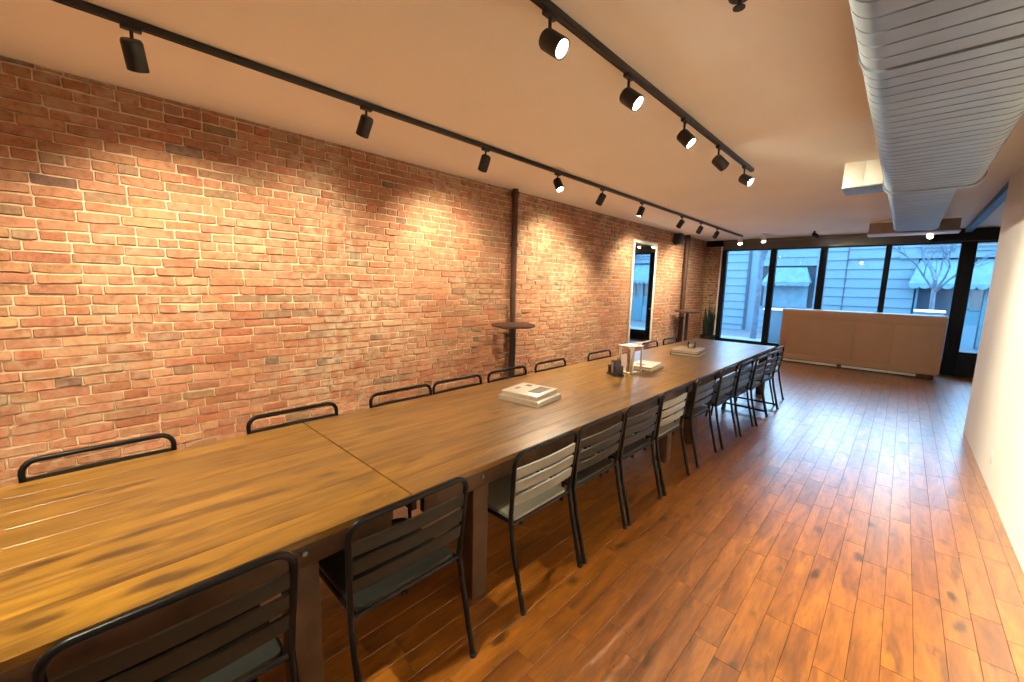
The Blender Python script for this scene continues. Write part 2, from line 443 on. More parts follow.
# ------------------------------------------------------------------ tables
TX0, TX1 = -2.665, -1.425; TW = TX1 - TX0
def make_table(yc, L, label, seed, inset):
    t = thing('dining_table', label, 'table', ((TX0 + TX1) / 2, yc, 0), 0, 'long dining tables set end to end')
    hw = TW / 2; hl = L / 2
    V, F, T = boards(-hw, hw, -hl + .003, hl - .003, .155, 9, 9.5, .75, random.Random(seed), gap=.0007, bev=.0005, thick=.024)
    T = [(.35 + .5 * a, bb, c) for a, bb, c in T]
    k = len(V); z = .724; V += [(-hw, -hl + .003, z), (hw, -hl + .003, z), (hw, hl - .003, z), (-hw, hl - .003, z)]; T += [(.3, 0, 0)] * 4; F.append((k + 3, k + 2, k + 1, k))
    o = bpy.data.objects.new('tabletop', raw_mesh('tabletop', V, F, T, [M['table']])); COL.objects.link(o); o.parent = t
    for sx in (-1, 1):
        b = MB(); b.box((sx * (hw - .05), 0, .670), (.032, L - .16, .105), .004); b.build('apron', M['table_leg'], t)
        for sy in (-1, 1):
            b = MB(); b.box((sx * (hw - .09), sy * (hl - inset[(sx, sy)]), .361), (.105, .105, .722), .006)
            lg = b.build('leg', M['table_leg'], t)
            b = MB(); b.lathe([(0, .010), (.009, .009), (.011, .004), (.011, 0)], segs=10, c=(sx * (hw - .032), sy * (hl - inset[(sx, sy)]), .675), M=Euler((0, sx * PI / 2, 0)).to_matrix().to_4x4())
            b.build('bolt', M['duct'], lg)
    for sy in (-1, 1):
        b = MB(); b.box((0, sy * (hl - .06), .672), (TW - .16, .03, .10), .004); b.build('end_apron', M['table_leg'], t)
    return t
make_table(.91 - 1.7, 3.4, 'golden knotty wood table in front, nearest the camera, its far end at the seam', 11, {(-1, -1): .43, (1, -1): .43, (-1, 1): .43, (1, 1): .43})
make_table(.91 + 1.7, 3.4, 'brown plank table in the middle of the row, stack of pale books near its centre', 12, {(-1, -1): .43, (1, -1): .43, (-1, 1): .36, (1, 1): .56})
make_table(.91 + 5.1, 3.4, 'plank table at the window end of the row, reflecting blue daylight', 13, {(-1, -1): .66, (1, -1): .10, (-1, 1): .30, (1, 1): .30})

# ------------------------------------------------------------------ chairs
def arc(c, r, a0, a1, n=5):
    return [(c[0], c[1] + r * math.cos(a0 + (a1 - a0) * i / n), c[2] + r * math.sin(a0 + (a1 - a0) * i / n)) for i in range(n + 1)]
def make_chair(name, label, square=False):
    c = thing(name, label, 'chair', (0, 0, 0), 0, 'slatted metal chairs along the aisle side')
    R = .0125 if not square else .015
    HW = .262
    # back loop: straight uprights, rounded shoulders, level top rail
    zt = .833 - R; rr = .055
    def bx(z): return .185 + (z - .45) / .38 * .035
    pts = [(bx(.44), -HW + .012, .44), (bx(.60), -HW + .006, .60)]
    pts += [(bx(z), y, z) for (_, y, z) in arc((0, -HW + rr, zt - rr), rr, PI, PI / 2)]
    pts += [(bx(z), y, z) for (_, y, z) in arc((0, HW - rr, zt - rr), rr, PI / 2, 0)]
    pts += [(bx(.60), HW - .006, .60), (bx(.44), HW - .012, .44)]
    MB().tube(pts, R, 10).build('back_frame', M['chair_metal'], c)
    for za, zb_ in ((.690, .745), (.615, .670), (.540, .595)):
        b = MB(); z = (za + zb_) / 2
        n = 6
        A = []
        for i in range(n + 1):
            y = -HW + .012 + (2 * HW - .024) * i / n; bow = .012 * (1 - (2 * i / n - 1) ** 2)
            A.append((y, bow))
        poly = [(y, bx(z) + bw - .006) for y, bw in A] + [(y, bx(z) + bw + .006) for y, bw in A[::-1]]
        lo = [b.bm.verts.new((x - .003, y, za)) for y, x in poly]; hi = [b.bm.verts.new((x + .003, y, zb_)) for y, x in poly]
        m = len(poly)
        b.bm.faces.new(lo); b.bm.faces.new(hi[::-1])
        for i in range(m): b.bm.faces.new((lo[i], hi[i], hi[(i + 1) % m], lo[(i + 1) % m]))
        b.build('back_slat', M['chair_slat'], c)
    # seat: rounded sheet with a turned-down front edge
    b = MB(); poly = []
    hw = .225; x0, x1 = -.235, .185; rc = .06
    for (cx, cy, a0) in ((x1 - .02, hw - .02, 0), (x0 + rc, hw - rc, PI / 2), (x0 + rc, -hw + rc, PI), (x1 - .02, -hw + .02, 3 * PI / 2)):
        rad = .02 if cx > 0 else rc
        for i in range(5):
            a = a0 + PI / 2 * i / 4; poly.append((cx + rad * math.cos(a), cy + rad * math.sin(a)))
    b.prism(poly, 'z', .446, .462); b.build('seat', M['chair_seat'], c)
    b = MB(); b.tube([(.185, -.232, .436), (-.19, -.232, .436), (-.225, -.19, .436), (-.225, .19, .436), (-.19, .232, .436), (.185, .232, .436)], R * .85, 8)
    b.tube([(.185, -.24, .436), (.185, .24, .436)], R * .8, 8)
    b.build('seat_frame', M['chair_metal'], c)
    for s in (-1, 1):
        b = MB(); b.tube([(bx(.45), s * (HW - .012), .45), (.212, s * (HW - .010), .30), (.285, s * (HW - .012), .012)], R, 10)
        lg = b.build('leg', M['chair_metal'], c)
        MB().lathe([(0, 0), (R + .003, 0), (R + .003, .018), (R, .022)], c=(.287, s * (HW - .012), 0), segs=10).build('foot_glide', M['plastic'], lg)
        b = MB(); b.tube([(-.195, s * .225, .44), (-.225, s * .228, .24), (-.245, s * .232, .012)], R, 10)
        lg = b.build('leg', M['chair_metal'], c)
        MB().lathe([(0, 0), (R + .003, 0), (R + .003, .018), (R, .022)], c=(-.246, s * .232, 0), segs=10).build('foot_glide', M['plastic'], lg)
        if square:
            b = MB(); b.tube([(.272, s * (HW - .012), .06), (-.24, s * .232, .06)], R * .9, 8); b.build('stretcher', M['chair_metal'], c)
    return c
NG = 'slatted metal chairs along the aisle side'; FG = 'slatted metal chairs along the brick wall side'
near = [(.13, 0, 'black slatted chair nearest the camera, back cut off by the bottom left corner'),
        (.83, 0, 'black slatted chair second from the camera on the aisle side, just before the table seam'),
        (1.665, 0, 'chair with pale grey seat and slats, nearer of two, third from the camera'),
        (2.215, 0, 'black chair on the aisle side level with the nearest stack of books'),
        (2.78, 0, 'black chair on the aisle side just past the nearest stack of books'),
        (3.36, 0, 'chair with pale grey seat and slats, farther of two, level with the condiment caddy'),
        (4.09, 0, 'black chair in shadow on the aisle side, level with the middle white book'),
        (4.735, .02, 'black chair fifth from the window end of the aisle side'),
        (5.28, .05, 'black chair fourth from the window end of the aisle side'),
        (5.83, .08, 'black chair third from the window end of the aisle side')]
ch0 = make_chair('dining_chair', near[0][2])
ch0.location = (-1.505, near[0][0], 0)
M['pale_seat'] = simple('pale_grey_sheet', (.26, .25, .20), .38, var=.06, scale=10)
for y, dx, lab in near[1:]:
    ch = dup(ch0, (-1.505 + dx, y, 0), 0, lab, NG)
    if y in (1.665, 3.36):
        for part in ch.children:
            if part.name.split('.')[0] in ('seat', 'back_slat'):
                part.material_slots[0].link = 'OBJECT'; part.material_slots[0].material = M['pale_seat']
far = [(-.72, 'black chair on the brick side at the far left edge, only a corner visible'),
       (.02, 'black chair on the brick side, largest rail visible above the golden near table'),
       (0.89, 'black chair on the brick side beside the near table seam'),
       (1.665, 'black chair on the brick side, left one of the touching pair past the seam'),
       (2.22, 'black chair on the brick side, right one of the touching pair past the seam'),
       (2.84, 'black chair on the brick side directly in front of the nearer round bar table'),
       (3.52, 'black chair on the brick side just right of the nearer round bar table'),
       (4.52, 'black chair on the brick side just left of the condiment caddy'),
       (5.95, 'black chair on the brick side below the tall mirror, behind the white display stand'),
       (6.70, 'black chair on the brick side, last one towards the windows')]
for y, lab in far:
    dup(ch0, (-2.665 + .145, y, 0), PI, lab, FG)
sq = make_chair('dining_chair', 'sturdy black chair pulled out near the table end, low side rails between its legs', True)
sq.location = (-1.42, 6.40, 0); sq.rotation_euler = (0, 0, -.05)
dup(ch0, (-1.47, 7.05, 0), -.04, 'black chair last on the aisle side, pulled out at the window end of the table', NG)

# ------------------------------------------------------------------ books and things on the table
def book(name, label, cat, loc, size, rz, cover, spine_side=-1, deco=None, group=None):
    w, d, h = size
    t = thing(name, label, cat, loc, rz, group)
    ct = min(.0035, h * .16)
    MB().box((.004, 0, h / 2), (w - .010, d - .010, h - 2 * ct), .001).build('pages', M['paper'], t)
    b = MB(); b.box((0, 0, ct / 2), (w, d, ct), .0008); b.box((0, 0, h - ct / 2), (w, d, ct), .0008); b.box((-w / 2 + ct / 2, 0, h / 2), (ct, d, h), .0008)
    cv = b.build('cover', cover, t)
    if deco:
        for (x, y, sx, sy, m) in deco:
            MB().box((x, y, h + .0004), (sx, sy, .0008)).build('cover_print', m, cv)
    return t
Z0 = .7505
book('coffee_table_book', 'thick pale book at the bottom of the nearest stack on the table', 'book', (-2.07, 2.41, Z0), (.37, .35, .036), .12, M['cover_pale'], group='books on the long table')
book('coffee_table_book', 'pale picture book lying on top of the nearest stack, grey photo on its cover', 'book', (-2.085, 2.42, Z0 + .0367), (.33, .33, .034), .16, M['cover_pale'],
     deco=[(.075, .03, .10, .20, M['ink_grey']), (-.10, -.02, .03, .06, M['ink_red']), (-.07, .10, .05, .05, M['ink_grey'])], group='books on the long table')
book('coffee_table_book', 'tan-edged book at the bottom of the middle pile beside the white stand', 'book', (-2.00, 4.28, Z0), (.26, .42, .030), .10, M['cover_tan'], group='books on the long table')
book('coffee_table_book', 'white book on top of the middle pile beside the white stand', 'book', (-2.01, 4.29, Z0 + .0307), (.25, .40, .026), .14, M['cover_pale'],
     deco=[(-.03, -.08, .10, .08, M['ink_grey'])], group='books on the long table')
book('coffee_table_book', 'dark-edged book at the bottom of the farthest pile on the table', 'book', (-2.08, 5.80, Z0), (.36, .56, .034), .10, M['cover_dark'], group='books on the long table')
book('coffee_table_book', 'tan book on top of the farthest pile, small glass standing on it', 'book', (-2.10, 5.80, Z0 + .0347), (.34, .52, .030), .12, M['cover_tan'], group='books on the long table')
t = thing('glass_candle_holder', 'small pale glass candle holder on the farthest pile of books', 'candle holder', (-2.10, 5.90, Z0 + .0655))
MB().lathe([(0, 0), (.048, 0), (.055, .02), (.050, .085), (.046, .085), (.050, .022), (.044, .012), (0, .012)]).build('cup', M['clear'], t)
MB().lathe([(0, .013), (.036, .013), (.036, .050), (.006, .054), (.004, .064), (0, .064)]).build('candle', M['cover_pale'], t)

# condiment caddy: three dark compartments with a mauve label card
t = thing('condiment_caddy', 'dark condiment caddy with a mauve card in front of the white stand', 'caddy', (-2.07, 3.74, Z0), -.55)
b = MB(); b.box((0, 0, .006), (.17, .11, .012), .003)
b.build('base', M['plastic'], t)
b = MB(); b.box((-.055, 0, .05), (.05, .09, .088), .004); b.build('compartment', M['plastic'], t)
b = MB(); b.box((.058, 0, .055), (.045, .09, .098), .004); b.build('compartment', M['plastic'], t)
b = MB(); b.box((.0, .005, .078), (.062, .08, .144), .004); cp = b.build('compartment', M['plastic'], t)
MB().box((.004, -.037, .078), (.040, .003, .115), .001).build('label_card', M['mauve'], cp, 'mauve card')
b = MB(); b.tube([(-.02, .03, .15), (-.02, .03, .175), (.02, .03, .175), (.02, .03, .15)], .004, 8); b.build('handle', M['plastic'], t)
# white open display stand
SX, SY = .145, .17
t = thing('display_stand', 'white open-framed display stand on the table beneath the mirror', 'stand', (-2.02, 3.96, Z0), -.10)
H = .285
for sx, sy in ((1, -1), (1, 1), (-1, -1), (-1, 1)):
    ww = .030 if (sx, sy) == (1, -1) else .018
    MB().box((sx * SX / 2, sy * SY / 2, H / 2), (ww, ww, H), .002).build('post', M['white'], t)
b = MB(); b.box((0, 0, H + .005), (SX + .034, SY + .034, .010), .002); b.build('top_plate', M['white'], t)
b = MB(); b.box((0, 0, .005), (SX - .012, SY - .012, .010), .002); b.build('base_plate', M['white'], t)
t = thing('pepper_mill', 'turned tan wooden pepper mill standing inside the white stand', 'pepper mill', (-2.03, 3.95, Z0 + .0105))
MB().lathe([(0, 0), (.030, 0), (.031, .02), (.020, .07), (.024, .12), (.027, .14), (.018, .150), (0, .150)]).build('body', M['tan_wood'], t)
MB().lathe([(0, .150), (.016, .150), (.026, .17), (.027, .20), (.018, .225), (.006, .232), (.008, .24), (0, .245)]).build('cap', M['tan_wood'], t)

# ------------------------------------------------------------------ wall side: mirror, pipes, bar tables, speaker, plant
t = thing('wall_mirror', 'tall white-framed mirror against the brick wall', 'mirror', (XB + .03, 8.47, .38))
mw, mh, fw = 1.10, 2.24, .06
b = MB()
b.box((0, -mw / 2 + fw / 2, mh / 2), (.035, fw, mh), .004); b.box((0, mw / 2 - fw / 2, mh / 2), (.035, fw, mh), .004)
b.box((0, 0, fw / 2), (.035, mw - 2 * fw, fw), .004); b.box((0, 0, mh - fw / 2), (.035, mw - 2 * fw, fw), .004)
b.build('mirror_frame', M['mirror_frame'], t)
MB().box((.002, 0, mh / 2), (.012, mw - 2 * fw, mh - 2 * fw)).build('mirror_glass', M['mirror'], t, smooth=False)

def pipe(y, r, label):
    t = thing('standpipe', label, 'pipe', (XB + r + .03, y, 0))
    MB().lathe([(r, 0), (r, ZC)], segs=20).build('tube', M['pipe'], t)
    for z in (.9, 2.2, 2.9):
        MB().lathe([(r + .001, -.03), (r + .014, -.028), (r + .014, .028), (r + .001, .03)], c=(0, 0, z), segs=20).build('coupling', M['pipe'], t)
    return t
pipe(4.33, .042, 'dark brown pipe rising up the brick wall behind the nearer bar table')
pipe(10.62, .055, 'dark brown pipe rising up the brick wall near the windows, beside the speaker')
def bar_table(loc, label):
    t = thing('bar_table', label, 'table', loc, 0, 'round bar tables by the brick wall')
    MB().lathe([(0, 1.075), (.27, 1.075), (.295, 1.082), (.30, 1.095), (.295, 1.108), (.285, 1.110), (0, 1.110)], segs=40).build('tabletop', M['pipe'], t)
    MB().lathe([(.038, .03), (.038, 1.06)], segs=18).build('column', M['black_metal'], t)
    MB().lathe([(0, 1.045), (.11, 1.055), (.12, 1.074), (0, 1.074)], segs=24).build('mounting_plate', M['black_metal'], t)
    MB().lathe([(0, 0), (.23, 0), (.235, .012), (.10, .030), (.045, .05), (0, .05)], segs=36).build('base', M['black_metal'], t)
    return t
bar_table((-3.80, 4.03, 0), 'round dark bar table on a black column, nearer one, beside the pipe')
bar_table((-3.80, 10.22, 0), 'round dark bar table near the windows, farther along the brick wall')

t = thing('wall_speaker', 'small black speaker high on the brick wall by the far pipe', 'speaker', (XB + .13, 9.95, 2.70))
MB().box((0, 0, .10), (.16, .20, .26), .012).build('cabinet', M['plastic'], t)
MB().box((.083, 0, .10), (.006, .17, .22), .003).build('grille', M['black_metal'], t)
b = MB(); b.box((-.04, .13, .10), (.09, .035, .12), .004); b.box((-.095, .10, .10), (.02, .12, .12), .003); b.build('bracket', M['white'], t, 'pale bracket')

t = thing('potted_plant', 'tall dark green snake plant in a dark pot in the corner by the first window', 'plant', (-3.86, 11.98, 0))
MB().lathe([(0, 0), (.13, 0), (.16, .02), (.19, .36), (.20, .38), (.185, .38), (.17, .33), (0, .33)], segs=28).build('pot', M['pot'], t)
b = MB(); r = random.Random(21)
for i in range(26):
    a = r.uniform(0, 2 * PI); d = r.uniform(0, .11); hgt = r.uniform(.55, 1.0) * (1 - d * 1.5)
    lean = r.uniform(.02, .14); w = r.uniform(.022, .036)
    base = Vector((d * math.cos(a), d * math.sin(a), .32)); dirv = Vector((math.cos(a), math.sin(a), 0)); side = Vector((-math.sin(a + .8), math.cos(a + .8), 0))
    L, Rr, Mi = [], [], []
    for q in range(7):
        s = q / 6; p = base + dirv * lean * s * s + Vector((0, 0, hgt * s)); ww = w * (.75 + .5 * math.sin(PI * min(1, s * 1.1))) * (1 - s ** 4)
        L.append(b.bm.verts.new(p + side * ww)); Rr.append(b.bm.verts.new(p - side * ww)); Mi.append(b.bm.verts.new(p + side.cross(Vector((0, 0, 1))) * .008))
    for q in range(6):
        b.bm.faces.new((L[q], Mi[q], Mi[q + 1], L[q + 1])); b.bm.faces.new((Mi[q], Rr[q], Rr[q + 1], Mi[q + 1]))
o = b.build('leaves', M['leaf'], t)
md = o.modifiers.new('thickness', 'SOLIDIFY'); md.thickness = .004

# ------------------------------------------------------------------ counter
CY = 11.22; CX0, CX1 = -2.01, .625; CH = 1.235
t = thing('service_counter', 'long taupe panelled counter standing in front of the windows', 'counter', ((CX0 + CX1) / 2, CY + .28, 0))
W = CX1 - CX0
b = MB(); b.box((0, 0, .10 + (CH - .13) / 2), (W, .54, CH - .13), .003); b.build('carcass', M['counter'], t)
b = MB(); b.box((0, .0, CH - .015), (W + .02, .58, .03), .004); b.build('worktop', M['counter_top'], t)
b = MB()
# front framing: rails, end stiles and board joints
yf = -.277
for z in (CH - .115, .155): b.box((0, yf, z), (W, .016, .11 if z < 1 else .17), .002)
for x in (-W / 2 + .06, -W / 2 + .42 * 0 + .0, W / 2 - .05):
    if abs(x) < W / 2 - .01: b.box((x, yf, CH / 2 + .02), (.12, .015, CH - .20), .002)
b.build('face_frame', M['counter'], t)
n = 4; xs = -W / 2 + .12; wid = (W - .22) / n
for i in range(n):
    MB().box((xs + wid * (i + .5), yf + .004, .21 + (CH - .20 - .21) / 2), (wid - .006, .012, CH - .20 - .21), .002).build('front_panel', M['counter'], t)
b = MB(); b.box((0, .05, .05), (W - .10, .42, .10)); b.build('plinth', M['table_leg'], t)
for x0, x1 in ((-W / 2 + .10, -.22), (-.14, W / 2 - .30)):
    b = MB(); b.box(((x0 + x1) / 2, -.215, .055), (x1 - x0, .05, .045), .006); b.build('plinth_strip', M['white'], t, 'pale strip under the counter front')
for x in (-W / 2 + .05, -.18, W / 2 - .12):
    MB().box((x, -.20, .05), (.05, .08, .10), .006).build('foot', M['table_leg'], t)

# ------------------------------------------------------------------ duct and air boxes
DX0, DX1, DZ0, DZ1 = -.236, .335, 2.50, 2.885
def rrect(x0, x1, z0, z1, r, n=6):
    P = []
    for cx, cz, a0 in ((x1 - r, z1 - r, 0), (x0 + r, z1 - r, PI / 2), (x0 + r, z0 + r, PI), (x1 - r, z0 + r, 3 * PI / 2)):
        for i in range(n + 1):
            a = a0 + PI / 2 * i / n; P.append((cx + r * math.cos(a), cz + r * math.sin(a)))
    return P
def sweep(b, sections):
    rings = [[b.bm.verts.new((u, y, v)) for u, v in P] for y, P in sections]
    n = len(rings[0])
    for A, B in zip(rings, rings[1:]):
        for q in range(n): b.bm.faces.new((A[q], A[(q + 1) % n], B[(q + 1) % n], B[q]))
    b.bm.faces.new(rings[0]); b.bm.faces.new(rings[-1][::-1])
t = thing('air_duct', 'large ribbed galvanised air duct hung along the ceiling by the white wall', 'duct', (0, 0, 0))
def duct_part(name, y0, y1, x0, x1, z0, z1, pitch, r=.085, rib=.014):
    b = MB(); secs = []
    y = y0
    def P(e): return rrect(x0 - e, x1 + e, z0 - e, z1 + e, r + e)
    while y < y1 - .02:
        secs.append((y, P(0)))
        if y + pitch < y1:
            secs.append((y + pitch - .014, P(0))); secs.append((y + pitch - .0125, P(-rib))); secs.append((y + pitch - .0035, P(-rib))); secs.append((y + pitch - .002, P(0)))
        y += pitch
    secs.append((y1, P(0)))
    sweep(b, secs); o = b.build(name, M['duct'], t); return o
def flange(y, x0, x1, z0, z1, w=.04, e=.012):
    b = MB(); sweep(b, [(y - w / 2, rrect(x0, x1, z0, z1, .085)), (y - w / 2, rrect(x0 - e, x1 + e, z0 - e, z1 + e, .09)), (y + w / 2, rrect(x0 - e, x1 + e, z0 - e, z1 + e, .09)), (y + w / 2, rrect(x0, x1, z0, z1, .085))])
    b.build('flange', M['duct'], t)
duct_part('duct_section', -3.4, 2.22, DX0, DX1, DZ0, DZ1, .104)
duct_part('duct_section', 2.22, 4.85, DX0, DX1, DZ0, DZ1, .098)
flange(2.22, DX0, DX1, DZ0, DZ1, .014, .006)
flange(4.88, DX0, DX1, DZ0, DZ1, .07, .012)
duct_part('duct_section', 4.9, 7.98, -.225, .225, 2.515, 2.86, .20, r=.06, rib=.010)
b = MB(); sweep(b, [(8.0, rrect(-.225, .225, 2.515, 2.86, .06)), (8.04, rrect(-.231, .231, 2.512, 2.866, .06)), (8.08, rrect(-.225, .225, 2.522, 2.866, .06)), (10.33, rrect(-.25, .25, 2.755, 2.93, .05))])
b.build('duct_section', M['duct'], t)
for y in (.2, 3.4, 6.3):
    for x in (DX0 + .10, DX1 - .12):
        MB().tube([(x, y, 2.85), (x, y, ZC)], .005, 6).build('hanger_rod', M['duct'], t)
# supply register on its side
t = thing('air_register', 'cream supply air box on the ceiling beside the duct', 'vent', (-.428, 5.76, 2.72))
b = MB(); b.box((0, 0, .1225), (.345, .40, .241), .006); b.build('box', M['white_paint'], t)
b = MB(); b.box((-.085, -.203, .125), (.150, .008, .205), .003); b.build('front_panel', M['white_paint'], t)
b = MB(); b.box((.082, -.203, .125), (.150, .008, .205), .003); b.build('front_panel', M['white_paint'], t)
b = MB(); b.box((0, 0, -.004), (.352, .41, .012), .003); b.box((.02, 0, -.011), (.14, .07, .006), .001); b.build('bottom_lip', M['duct'], t)
# plenum box at the window end of the duct
t = thing('air_plenum', 'taupe plenum box with pale edges at the window end of the duct', 'air box', (-.045, 10.56, 2.72))
b = MB(); b.box((0, 0, .120), (1.18, .38, .20), .006); b.build('box', M['brown_box'], t)
b = MB(); b.box((0, 0, .010), (1.21, .41, .02), .003); b.build('bottom_edge', M['white'], t)
b = MB(); b.box((0, 0, .2315), (1.21, .41, .022), .003); b.build('top_edge', M['white'], t)
# ------------------------------------------------------------------ track lights
WARM = (1.0, .93, .70)
def rail(name, label, x, y0, y1, z=ZC - .022):
    t = thing(name, label, 'track', (x, (y0 + y1) / 2, z))
    b = MB(); b.box((0, 0, .004), (.036, y1 - y0, .034), .003); b.build('rail', M['track'], t)
    b = MB()
    for s in (-1, 1): b.box((s * .012, 0, -.0145), (.006, y1 - y0 - .02, .004))
    b.build('rail_lip', M['track'], t)
    for yy in (-(y1 - y0) / 2, (y1 - y0) / 2): MB().box((0, yy, .004), (.040, .03, .037), .004).build('end_cap', M['track'], t)
    return t
TX_A, TX_B = -3.06, -1.365
rail('light_track', 'long black light track on the ceiling along the brick wall', TX_A, -3.0, 11.35)
rail('light_track', 'shorter black light track on the ceiling above the table', TX_B, -3.0, 5.18)
def spot(loc, aim, label, group, power=60, size=1.15, blend=.6, length=.125, rad=.042, lit=True, drop=.098, body=None, color=WARM):
    t = thing('track_spotlight', label, 'spotlight', loc, 0, group)
    body = body or M['track']
    MB().box((0, 0, -.012), (.034, .085, .024), .004).build('adapter', body, t)
    MB().tube([(0, 0, -.02), (0, 0, -drop)], .0085, 10).build('stem', body, t)
    a = Vector(aim).normalized()
    q = Vector((0, 0, -1)).rotation_difference(a).to_matrix().to_4x4()
    piv = Vector((0, 0, -drop)); c0 = piv - a * .03
    MMx = Matrix.Translation(c0) @ q
    b = MB(); tb = [(0, 0), (rad * .88, 0), (rad, -.012), (rad, -length), (rad * .86, -length), (rad * .82, -length + .012), (0, -length + .012)]
    b.lathe(tb, segs=24, M=MMx); b.build('lamp_body', body, t)
    MB().lathe([(0, -length + .007), (rad * .80, -length + .007), (rad * .80, -length + .010), (0, -length + .010)], segs=20, M=MMx).build('lens', M['lens'] if lit else M['clear'], t)
    if lit and power > 0:
        L = bpy.data.lights.new('spot', 'SPOT'); L.energy = power; L.color = color; L.spot_size = size; L.spot_blend = blend; L.shadow_soft_size = .03
        o = bpy.data.objects.new('spot_lamp', L); COL.objects.link(o); o.parent = t
        o.matrix_local = Matrix.Translation(c0 + a * (length + .012)) @ q
    return t
def lamp(loc, aim, power, size=1.15, blend=.6, color=WARM):
    L = bpy.data.lights.new('spot', 'SPOT'); L.energy = power; L.color = color; L.spot_size = size; L.spot_blend = blend; L.shadow_soft_size = .03
    o = bpy.data.objects.new('spot_lamp', L); COL.objects.link(o); o.location = loc
    o.rotation_euler = Vector((0, 0, -1)).rotation_difference(Vector(aim).normalized()).to_euler()
ZT = ZC - .035
GA = 'spotlights on the long track by the brick wall'; GB = 'spotlights on the short track above the table'
PA = 215
A = [(.30, (-.62, .22, -1), 'black track spotlight nearest the camera on the brick wall track'),
     (1.59, (-.74, -.05, -1), 'second black spotlight from the camera on the brick wall track'),
     (2.80, (-.80, .25, -1), 'third black spotlight from the camera on the brick wall track'),
     (3.93, (.50, -.10, -.85), 'fourth spotlight on the brick wall track, glowing lens, just past the nearer pipe'),
     (4.91, (-.80, .25, -1), 'fifth black spotlight on the brick wall track, dark, midway between pipe and mirror'),
     (6.04, (-.30, -.15, -1), 'sixth spotlight on the brick wall track, left of the mirror top'),
     (7.60, (-.80, .25, -1), 'seventh spotlight on the brick wall track, right of the mirror top'),
     (8.55, (-.65, .35, -1), 'eighth spotlight on the brick wall track, near the speaker'),
     (9.52, (-.75, .60, -1), 'ninth spotlight on the brick wall track, near the far pipe')]
for y, aim, lab in A: spot((TX_A, y, ZT), aim, lab, GA, PA * (.62 if y == 1.59 else 1.12), size=1.9, blend=1.0, rad=.047, length=.14)
lamp((TX_A - .05, -.9, ZT - .15), (-.6, .1, -1), PA * .55, 1.7, 1.0); lamp((TX_A - .05, -2.1, ZT - .15), (-.6, .1, -1), PA * .8, 2.0, 1.0)
spot((TX_A, 11.22, ZT), (.25, -.45, -1), 'pale bright spotlight at the window end of the brick wall track', GA, 15, body=M['white_paint'], rad=.055)
PB = 190
Bt = [(1.65, (.80, .15, -.62), 'largest black spotlight on the table track, nearest the camera, lens glowing'),
      (2.42, (.80, .10, -.66), 'second spotlight from the camera on the table track, lens glowing'),
      (3.30, (.72, .05, -.75), 'third spotlight from the camera on the table track, lens glowing'),
      (4.10, (.45, .85, -.55), 'fourth spotlight on the table track, turned away with no lens showing'),
      (4.92, (.85, -.15, -.55), 'last spotlight at the window end of the table track')]
for y, aim, lab in Bt: spot((TX_B, y, ZT), aim, lab, GB, PB, size=1.5, blend=.85, rad=.048, length=.12, drop=.125)
lamp((TX_B, .75, ZT - .12), (.80, .1, -.62), PB * .5, 1.5, .85); lamp((TX_B, -.5, ZT - .12), (-.45, .30, -1), PB * 1.25, 1.7, .9); lamp((TX_B, -1.8, ZT - .12), (-.3, .2, -1), PB, 1.5, .85)
GC = 'small spotlights on the ceiling by the window header'
spot((-2.58, 11.3, ZC), (.2, -.4, -1), 'pale bright spotlight above the first window, left of the counter', GC, 10, body=M['white_paint'], rad=.05)
spot((-1.60, 11.3, ZC), (.65, .85, -.55), 'black spotlight on the ceiling before the window header, turned to the header', GC, 25, drop=.07)
spot((.215, 11.05, ZC), (-.05, -.90, -.42), 'bright star-like spotlight under the ceiling at the duct end', GC, 10, drop=.22, rad=.05)
t = thing('ceiling_sprinkler', 'small dark sprinkler head on the ceiling at the top edge of the view', 'sprinkler', (-.69, 2.17, ZC))
MB().lathe([(0, -.012), (.045, -.010), (.05, 0), (0, 0)], segs=20).build('escutcheon', M['track'], t)
b = MB(); b.tube([(0, 0, -.01), (0, 0, -.045)], .010, 10); b.lathe([(0, -.055), (.026, -.053), (.026, -.048), (0, -.045)], segs=16); b.build('head', M['track'], t)

# ------------------------------------------------------------------ outside
b = MB(); b.box((-1.5, YW + 2.0, -.10), (40, 3.7, .16)); structure(b.build('pavement', M['pavement'], smooth=False), 'pavement outside the windows')
b = MB(); b.box((-1.5, 17.0, -.26), (60, 8, .16)); structure(b.build('street', M['street'], smooth=False), 'street outside the windows')
FY = 21.0
bd = thing('building', 'pale clapboard shop building across the street, seen through the windows', 'building', (0, FY, 0))
def siding(x0, x1, z0, z1, pitch=.355):
    b = MB(); z = z0
    while z < z1 - .02:
        zz = min(z + pitch, z1)
        b.prism([(-.05, z), (-.005, zz - .03), (-.005, zz), (.06, zz), (.06, z)], 'x', x0, x1); z += pitch
    return b
siding(-9, -5.23, -.3, 3.85).build('siding', M['siding'], bd, smooth=False)
siding(-2.75, -1.80, -.3, 3.85).build('siding', M['siding'], bd, smooth=False)
siding(-1.77, .22, -.3, 2.95).build('siding', M['siding'], bd, smooth=False)
b = siding(-4.75, -2.75, 2.70, 3.85); b.build('siding', M['siding'], bd, smooth=False)
siding(-1.77, 6, 2.95, 3.85).build('siding', M['siding'], bd, smooth=False)
b = MB(); b.box((-1.785, .0, 1.75), (.05, .08, 4.2)); b.box((-5.22, -.03, 1.75), (.10, .1, 4.2)); b.build('corner_board', M['siding_dark'], bd, smooth=False)
b = MB(); b.box((-1.5, .3, 1.7), (16, .4, 4.4)); b.build('wall', M['siding_dark'], bd, smooth=False)
# passage beside the first siding
b = MB(); b.box((-4.98, .02, 1.75), (.44, .06, 4.2)); b.build('door_panel', M['siding'], bd, smooth=False)
